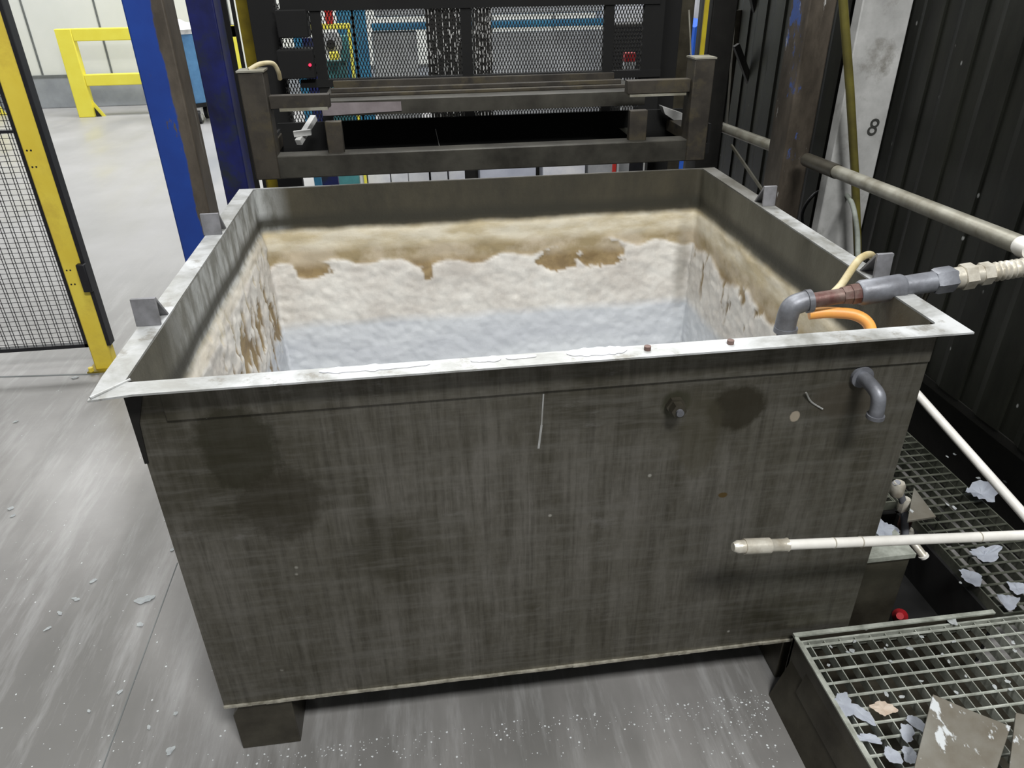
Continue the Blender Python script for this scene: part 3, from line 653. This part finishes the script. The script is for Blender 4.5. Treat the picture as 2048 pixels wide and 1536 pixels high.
# ------------------------------------------------------------------ left: fence
o=AZ(205,740,0); YG=o.y
fp=thing('fence_post','tall yellow fence post with a black edge strip and small bolt holes','post')
xp0,xp1=AY(190,735,YG).x,AY(220,700,YG).x
MB().box((xp0,YG,0),(xp1-.004,YG+.06,2.3)).build('post',M_YEL,fp,.006)
zb_=AY(222,690,YG).z
MB().box((xp1-.004,YG-.008,zb_),(xp1+.014,YG+.05,2.3)).build('edge_strip',M_BLK,fp,.002)
zk0,zk1=AY(190,580,YG).z,AY(170,525,YG).z
MB().box((xp1-.022,YG-.03,zk0),(xp1+.018,YG,zk1)).build('latch',M_BLK,fp,.006)
for v in (300,333,540,568):
    q=AY(205-.28*(740-v)*1.0+0,v,YG); zz=q.z
    for dx in (.018,.034):
        MB().tube([(xp0+dx,YG-.001,zz),(xp0+dx,YG+.002,zz)],.004,10).build('bolt_hole',M_BLK,fp)
MB().box((xp0-.03,YG-.03,0),(xp1+.03,YG+.09,.008)).build('base_plate',M_YELD,fp)
tag(MB().tube([(xp0-.012,YG-.02,.006),(xp0-.012,YG-.02,.028)],.012,6,smooth=False).build('anchor_bolt',M_YEL,fp),'yellow anchor bolt')
fg=thing('wire_fence','black wire mesh fence panel left of the yellow post','fence')
xl=xp0-.62; z0=AY(100,697,YG).z
MB().box((xp0-.018,YG+.01,z0-.012),(xp0-.002,YG+.04,2.3)).build('frame_stile',M_BLK,fg); MB().box((xl,YG+.01,z0-.012),(xl+.02,YG+.04,2.3)).build('frame_stile',M_BLK,fg)
MB().box((xl,YG+.01,z0-.012),(xp0-.002,YG+.04,z0+.006)).build('bottom_rail',M_BLK,fg)
zr=AY(0,265,YG).z; MB().box((xl,YG+.005,zr-.006),(xp0-.01,YG+.035,zr+.006)).build('middle_rail',M_BLK,fg)
b=MB(); k=0; x=xp0-.035
while x>xl+.03:
    b.box((x,YG+.022,z0),(x+.0025,YG+.0245,2.3)); x-=(.012 if k%2==0 else .030); k+=1
z=z0+.02
wires=b
while z<2.3: wires.box((xl,YG+.0245,z),(xp0-.01,YG+.0265,z+.0022)); z+=.024
wires.build('wire_mesh',M_BLK,fg)
fp2=thing('fence_post','second yellow fence post with dirty foot at the left picture edge','post')
MB().box((xl-.075,YG-.02,0),(xl-.015,YG+.04,2.3)).build('post',M_YELD,fp2,.005); MB().box((xl-.1,YG-.05,0),(xl+.02,YG+.07,.008)).build('base_plate',M_YELD,fp2)
MB().tube([(xl+.005,YG-.03,.006),(xl+.005,YG-.03,.025)],.011,6,smooth=False).build('anchor_bolt',M_YEL,fp2)

# yellow barrier far left
br=thing('guard_barrier','bright yellow tubular crash barrier in front of the white wall','barrier')
o=AZ(172,235,0); YB2=o.y; x0=AY(158,235,YB2).x; x1=AY(190,235,YB2).x; ztop=AY(130,58,YB2).z; zt2=AY(240,78,YB2).z
wd=x1-x0
MB().box((x0,YB2,0),(x1,YB2+.12,ztop)).build('post',M_YELF,br,.01)
MB().box((x1,YB2,ztop-.15),(x0+2.3,YB2+.12,ztop)).build('rail',M_YELF,br,.01)
zm0,zm1=AY(230,171,YB2).z,AY(230,148,YB2).z
MB().box((x1,YB2+.01,zm0),(x0+2.3,YB2+.11,zm1)).build('rail',M_YELF,br,.01)
MB().box((x0+2.1,YB2,0),(x0+2.3,YB2+.12,ztop)).build('post',M_YELF,br,.01)
MB().prism([(x1,YB2+.05,0),(x1+.13,YB2+.05,0),(x1,YB2+.05,.22)],(0,.012,0)).build('gusset',M_YELF,br)
MB().prism([(x1+.01,YB2+.035,0),(x1+.08,YB2+.035,0),(x1+.01,YB2+.035,.12)],(0,.012,0)).build('gusset',M_BLK,br)
b2=thing('guard_barrier','yellow barrier foot at the left picture edge behind the fence','barrier')
q=AZ(-4,232,0); MB().box((q.x-.14,q.y,0),(q.x,q.y+.12,1.1)).build('post',M_YELF,b2,.01); MB().box((q.x-1.5,q.y,.95),(q.x-.14,q.y+.12,1.1)).build('rail',M_YELF,b2,.01)
MB().prism([(q.x,q.y+.05,0),(q.x+.1,q.y+.05,0),(q.x,q.y+.05,.2)],(0,.012,0)).build('gusset',M_YELF,b2)
# blue drum on castors
dm=thing('wheeled_bin','faded blue round bin on castors with a crumpled white top','bin')
o=AZ(385,250,0); YD=o.y+.3; xc=AY(372,140,YD).x; R_=.3
zl_,zh_=.24,AY(370,62,YD).z
MB().tube([(xc,YD,zl_),(xc,YD,zl_+.03),(xc,YD,zh_*.6),(xc,YD,zh_)],[R_*.86,R_*.9,R_*.97,R_],32).build('barrel',M_BINB,dm)
MB().tube([(xc,YD,zh_-.02),(xc,YD,zh_+.03)],R_+.015,32).build('band',M_GALV,dm)
b=MB(); N=28; ctr=b.bm.verts.new((xc,YD,zh_+.14)); prev=None; rg=[]
for ri,rr in enumerate((.33,.66,1.02)):
    rg.append([b.bm.verts.new((xc+R_*rr*math.cos(2*math.pi*i/N),YD+R_*rr*math.sin(2*math.pi*i/N),zh_+.02+(.11-.1*rr)+.05*fb((i*.9,rr*4,2)))) for i in range(N)])
for i in range(N): b.bm.faces.new((ctr,rg[0][i],rg[0][(i+1)%N]))
for A_,B_ in zip(rg,rg[1:]):
    for i in range(N): b.bm.faces.new((A_[i],B_[i],B_[(i+1)%N],A_[(i+1)%N]))
tag(b.build('crumpled_liner',M_WPLAS,dm),'crumpled white liner')
MB().tube([(xc,YD,.20),(xc,YD,.25)],R_*.9,24).build('dolly',M_BLACKM,dm)
for a_ in (-1.1,-2.0,1.1,2.2):
    wx_,wy_=xc+R_*.75*math.cos(a_),YD+R_*.75*math.sin(a_)
    w1=MB().tube([(wx_-.025,wy_,.085),(wx_+.025,wy_,.085)],.085,24).build('castor',M_BLK,dm)
    MB().tube([(wx_-.03,wy_,.085),(wx_+.03,wy_,.085)],.05,20).build('hub',M_GALV,w1)
    MB().box((wx_-.04,wy_-.03,.12),(wx_+.04,wy_+.03,.2)).build('fork',M_GALV,w1)

# ------------------------------------------------------------------ gratings
ZG=.2
def grating(name,label,xa,xb,ya,yb,mat,sx=.042,sy=.038,frame=True,skip=None):
    t_=thing(name,label,'grating'); b=MB(); x=xa+.02
    while x<xb: b.box((x-.0012,ya+.006,ZG-.028),(x+.0012,yb-.006,ZG)); x+=sx
    b2_=MB(); y=ya+.03
    while y<yb-.005: b2_.tube([(xa+.004,y,ZG-.002),(xb-.004,y,ZG-.001)],.0036,6); y+=sy
    b.build('bearing_bars',mat,t_); b2_.build('cross_rods',mat,t_)
    f=MB().box((xa,ya,ZG-.03),(xb,ya+.005,ZG+.002)).box((xa,yb-.005,ZG-.03),(xb,yb,ZG+.002)).box((xa,ya+.005,ZG-.03),(xa+.004,yb-.005,ZG+.002)).box((xb-.004,ya+.005,ZG-.03),(xb,yb-.005,ZG+.002))
    f.build('edge_frame',mat,t_); return t_
g1=grating('floor_grating','pale galvanised walkway grating at the bottom right corner',1.452,2.30,-.95,-.03,M_GRATE)
g2=grating('floor_grating','dark dirty grating beside the tank along the dark wall',2.03,2.30,-.022,1.5,M_GRATED)
g3=grating('floor_grating','dark dirty grating strip between tank and wall, behind the valve',1.66,2.022,.46,1.5,M_GRATED)
pf=thing('grating_platform','dark oily steel platform carrying the pale walkway grating','platform')
MB().box((1.440,-.95,0),(1.446,-.014,ZG+.008)).build('side_plate',M_SIDE,pf)
MB().box((1.440,-.024,0),(2.0,-.016,ZG+.012)).build('rear_plate',M_SIDE,pf)
tag(MB().box((1.4375,-.95,ZG+.006),(1.4475,-.014,ZG+.011)).box((1.4375,-.025,ZG+.010),(2.0,-.013,ZG+.015)).build('worn_edge',M_GRATE,pf),'bright worn top edge')
MB().prism([(1.425,-.95,ZG-.10),(1.44,-.95,ZG-.035),(1.44,-.1,ZG-.035),(1.425,-.1,ZG-.10)],(0,0,-.004)).build('edge_angle',M_SIDE,pf)
MB().prism([(1.40,-.95,0),(1.44,-.95,0),(1.44,-.95,ZG-.07)],(0,.92,0)).build('sloped_skirt',M_SIDE,pf)
sl=MB().box((1.45,-.95,0.0),(2.31,-.03,.02)); sl.build('drip_tray',M_SIDE,pf)
MB().box((1.65,.44,0),(2.31,1.6,.02)).build('drip_tray',M_BLACKM,pf)
MB().box((1.46,-.01,.002),(2.03,.45,.008)).box((2.02,-.01,.008),(2.03,.45,ZG-.03)).box((1.64,.44,.02),(2.03,.455,ZG-.03)).build('pit_shade_sheets',M_VOID,pf)  # near-black sheets put the pit's deep shade into their colour
# channel support with valve
p1=AZ(1745,1112,.42); 
q1=AY(1735,1108,.12); q2=AY(1820,1104,.12)
cp=thing('support_post','dark oily steel support post beside the tank at the pit','post')
pr_=AY(1822,1112,.03); MB().box((1.606,.03,.009),(pr_.x,.12,pr_.z)).build('post',M_SIDE,cp,.003)
MB().box((1.606,.022,pr_.z),(pr_.x+.006,.13,pr_.z+.014)).build('cap_plate',M_GRATE,cp)
vv=thing('drain_valve','tarnished steel ball valve assembly behind the bright pipe','valve')
c1=[AY(1797,975,.42),AY(1803,990,.40),AY(1812,1012,.38),AY(1810,1040,.34),AY(1812,1090,.30)]
for u,v,rr,mt in ((1795,978,.02,M_ZINC),(1808,1010,.017,M_ZINC),(1810,1045,.019,M_RUSTF),(1812,1070,.021,M_ZINC)):
    q=AY(u,v,.36); MB().tube([q+Vector((0,0,-.025)),q+Vector((0,0,-.018)),q+Vector((0,0,.018)),q+Vector((0,0,.025))],[rr*.8,rr,rr,rr*.8],8,smooth=False).build('fitting',mt,vv)
MB().tube([AY(1793,965,.36),AY(1808,1010,.36),AY(1812,1110,.30)],.011,14).build('riser',M_CAST,vv)
MB().tube([AY(1822,1080,.24),AY(1847,1112,.2)],.012,16).build('outlet_stub',M_ZINC,vv)
MB().tube([AY(1846,1110,.2),AY(1849,1114,.197)],.014,16).build('outlet_ring',M_CHROME,vv)
tag(MB().prism([AZ(1828,975,.3),AZ(1872,1033,.3),AZ(1815,1042,.3)],(0,0,-.006)).build('steel_offcut',M_PLATE),'triangular grey steel plate lying by the valve','plate')
tag(MB().tube([AZ(1800,1232,.02),AZ(1800,1232,.07)],[.022,.010],20).build('red_cap',M_CONE),'red plastic object down in the dark pit','cap')
# bottom right leaning plates
def plate(name,label,pts,th=.008):
    return tag(MB().prism(pts,Vector((0,0,-th))).build(name,M_PLATE,None,.001),label,'plate')
plate('bent_plate','large spattered grey steel plate lying tilted on the pale grating',[AZ(1866,1388,.30),AZ(1935,1418,.295),AZ(2022,1452,.285),AZ(1992,1545,.25),AZ(1975,1640,.223),AZ(1800,1660,.223),AZ(1826,1545,.25)])
plate('bent_plate','narrow spattered plate at the very right bottom edge',[AZ(2032,1425,.285),AZ(2110,1440,.285),AZ(2110,1650,.223),AZ(2005,1650,.223),AZ(2018,1540,.25)])
# rusty flat strip on grating far edge near the wall
# ------------------------------------------------------------------ flakes
def flake_mesh(w_,h_,curl,seed,n=30,th=.0015):
    b=MB(); rnd=random.Random(seed); top=[];bot=[]
    rad=[.85+.38*fb((1.1*math.cos(2*math.pi*i/n)+seed*3.1,1.1*math.sin(2*math.pi*i/n),seed*1.7),3)+rnd.uniform(-.05,.05) for i in range(n)]
    c=lambda x,y: curl*((x/w_)**2)*w_*2+abs(fb((x*60+seed,y*60,1)))*w_*.12
    ctr=Vector((0,0,.001)); 
    ring=[]; mid=[]
    for i in range(n):
        a=2*math.pi*i/n; x=w_/2*rad[i]*math.cos(a); y=h_/2*rad[i]*math.sin(a); ring.append(b.bm.verts.new((x,y,abs(c(x,y))+.0005))); mid.append(b.bm.verts.new((x*.5,y*.5,abs(c(x*.5,y*.5))+.001)))
    cv=b.bm.verts.new(ctr)
    for i in range(n):
        j=(i+1)%n; b.bm.faces.new((cv,mid[i],mid[j])); b.bm.faces.new((mid[i],ring[i],ring[j],mid[j]))
    geo=bmesh.ops.solidify(b.bm,geom=b.bm.faces[:],thickness=th)
    return b
def flake(name,mat,u,v,z,wpx,hpx,rot,label,cat,group=None,curl=.15,seed=0,tilt=0):
    p=AZ(u,v,z); dist=(p-CAM).length; s=dist/F
    o=flake_mesh(wpx*s,hpx*s*1.35,curl,seed).build(name,mat); o.location=p+Vector((0,0,.002)); o.rotation_euler=(tilt,0,rot); return tag(o,label,cat,group)
big=[(1962,990,80,34,'large pale torn flake draped over the dark grating by the thin pipe',.4),(1968,1112,64,26,'pale lumpy flake on the dark grating below the bright pipe end',.3),(1940,1158,40,34,'pale blue flake at the corner of the pit opening',.2),(2032,1178,34,24,'white flake on the grating at the right picture edge',.2),(2012,1208,38,26,'curled shiny pale flake just above the pale grating',.8),(1766,1062,40,46,'upright pale flake stuck beside the tank above the bright pipe',.3)]
for i,(u,v,wp_,hp_,lb,cu) in enumerate(big): flake('paint_flake',M_FLAKE,u,v,ZG+.006 if i<5 else pr_.z+.016,wp_,hp_,random.uniform(-.5,.5),lb,'flake',None,cu,i)
flake('paint_flake',M_FLAKE,1782,1060,ZG+.01,22,26,.3,'small pale flake beside the valve above the bright pipe','flake',None,.3,40)
gr=[(1688,1412,36,44,'flat pale blue flake against the left edge of the pale grating',M_FLAKE),(1722,1430,26,40,'grey flake right beside the pale blue one on the grating edge',M_FLAKE),(1766,1420,42,22,'cream white chunk on the pale grating',M_PINKW),(1836,1450,24,32,'pale flake touching the large spattered plate',M_FLAKE),(1812,1468,26,30,'dull flake left below the one touching the plate',M_FLAKE),(1738,1480,44,14,'long narrow flake near the bottom of the pale grating',M_FLAKE),(1782,1512,26,28,'bluish flake near the bottom picture edge on the grating',M_FLAKE),(1818,1512,30,26,'pale flake between plate and bottom picture edge',M_FLAKE),(1905,1244,16,14,'small white chip by the rear plate of the pale grating',M_WFLAKE),(1728,1256,14,12,'tiny white chip at the back of the pale grating',M_WFLAKE)]
for i,(u,v,wp_,hp_,lb,mt) in enumerate(gr): flake('paint_flake',mt,u,v,ZG+.004,wp_,hp_,random.uniform(-.6,.6),lb,'flake',None,.08,i+20)
for i in range(26):
    u=random.uniform(1600,2040); v=random.uniform(1270,1400)
    if v<1285+(2040-u)*.0: pass
    if u<1600+(v-1265)*.8: continue
    flake('paint_chip',M_WFLAKE,u,v,ZG+.003,random.uniform(4,9),random.uniform(4,9),random.uniform(0,3),'tiny white chip caught on the bars of the pale walkway grating','chip','tiny chips on the pale grating',.02,i+60)
for i in range(8):
    flake('paint_chip',M_WFLAKE,random.uniform(1870,2040),random.uniform(900,1180),ZG+.003,random.uniform(4,8),random.uniform(4,8),0,'tiny white chip caught on the dark grating beside the wall','chip','tiny chips on the dark grating',.02,i+90)
flake('plaster_chip',M_WFLAKE,290,1201,.0,36,16,.2,'largest flat white chip on the floor left of the tank','chip',None,.02,101)
flake('plaster_chip',M_WFLAKE,342,1502,.0,18,14,.2,'white curled chip on the floor left of the front foot','chip',None,.1,102)
flake('plaster_chip',M_WFLAKE,150,756,.0,14,9,.2,'small white chip on the floor by the yellow post foot','chip',None,.02,103)
for u,v in ((187,1163),(281,1251),(96,1258),(150,1198),(298,1456),(178,1423),(352,1428),(32,844),(22,1018),(240,1385),(345,1100),(26,1033),(155,1200),(120,1227)):
    flake('plaster_chip',M_WFLAKE,u,v,.0,random.uniform(6,10),random.uniform(6,11),random.uniform(0,3),'small white chip scattered on the grey floor left of the tank','chip','small chips left of the tank',.02,int(u))
# countless crumbs
b=MB()
def crumb(x,y,s):
    vs=[b.bm.verts.new((x+s*math.cos(a+s*900)*random.uniform(.6,1),y+s*math.sin(a+s*900)*random.uniform(.6,1),.0006)) for a in (0,1.3,2.6,3.9,5.1)]
    tp=b.bm.verts.new((x,y,.0006+s*.4)); b.bm.faces.new(vs[::-1])
    for i in range(5): b.bm.faces.new((vs[i],vs[(i+1)%5],tp))
for _ in range(850):
    t_=random.random()
    if t_<.5: u,v=random.uniform(470,1600),0; v=1500-(u-470)*.11+abs(random.gauss(0,38))
    elif t_<.72: u,v=random.gauss(1480,60),random.gauss(1420,60)
    else: u,v=random.uniform(0,480),random.uniform(760,1536)
    p=AZ(u,v,0)
    if (p.y>-.01 and p.x>-.03 and p.x<1.7) or p.x>1.39: continue
    crumb(p.x,p.y,random.choice((.0009,.0012,.0016,.0016,.0024,.0036)))
tag(b.build('floor_crumbs',M_WFLAKE),'fine white crumbs scattered over the concrete floor','crumbs',kind='stuff')
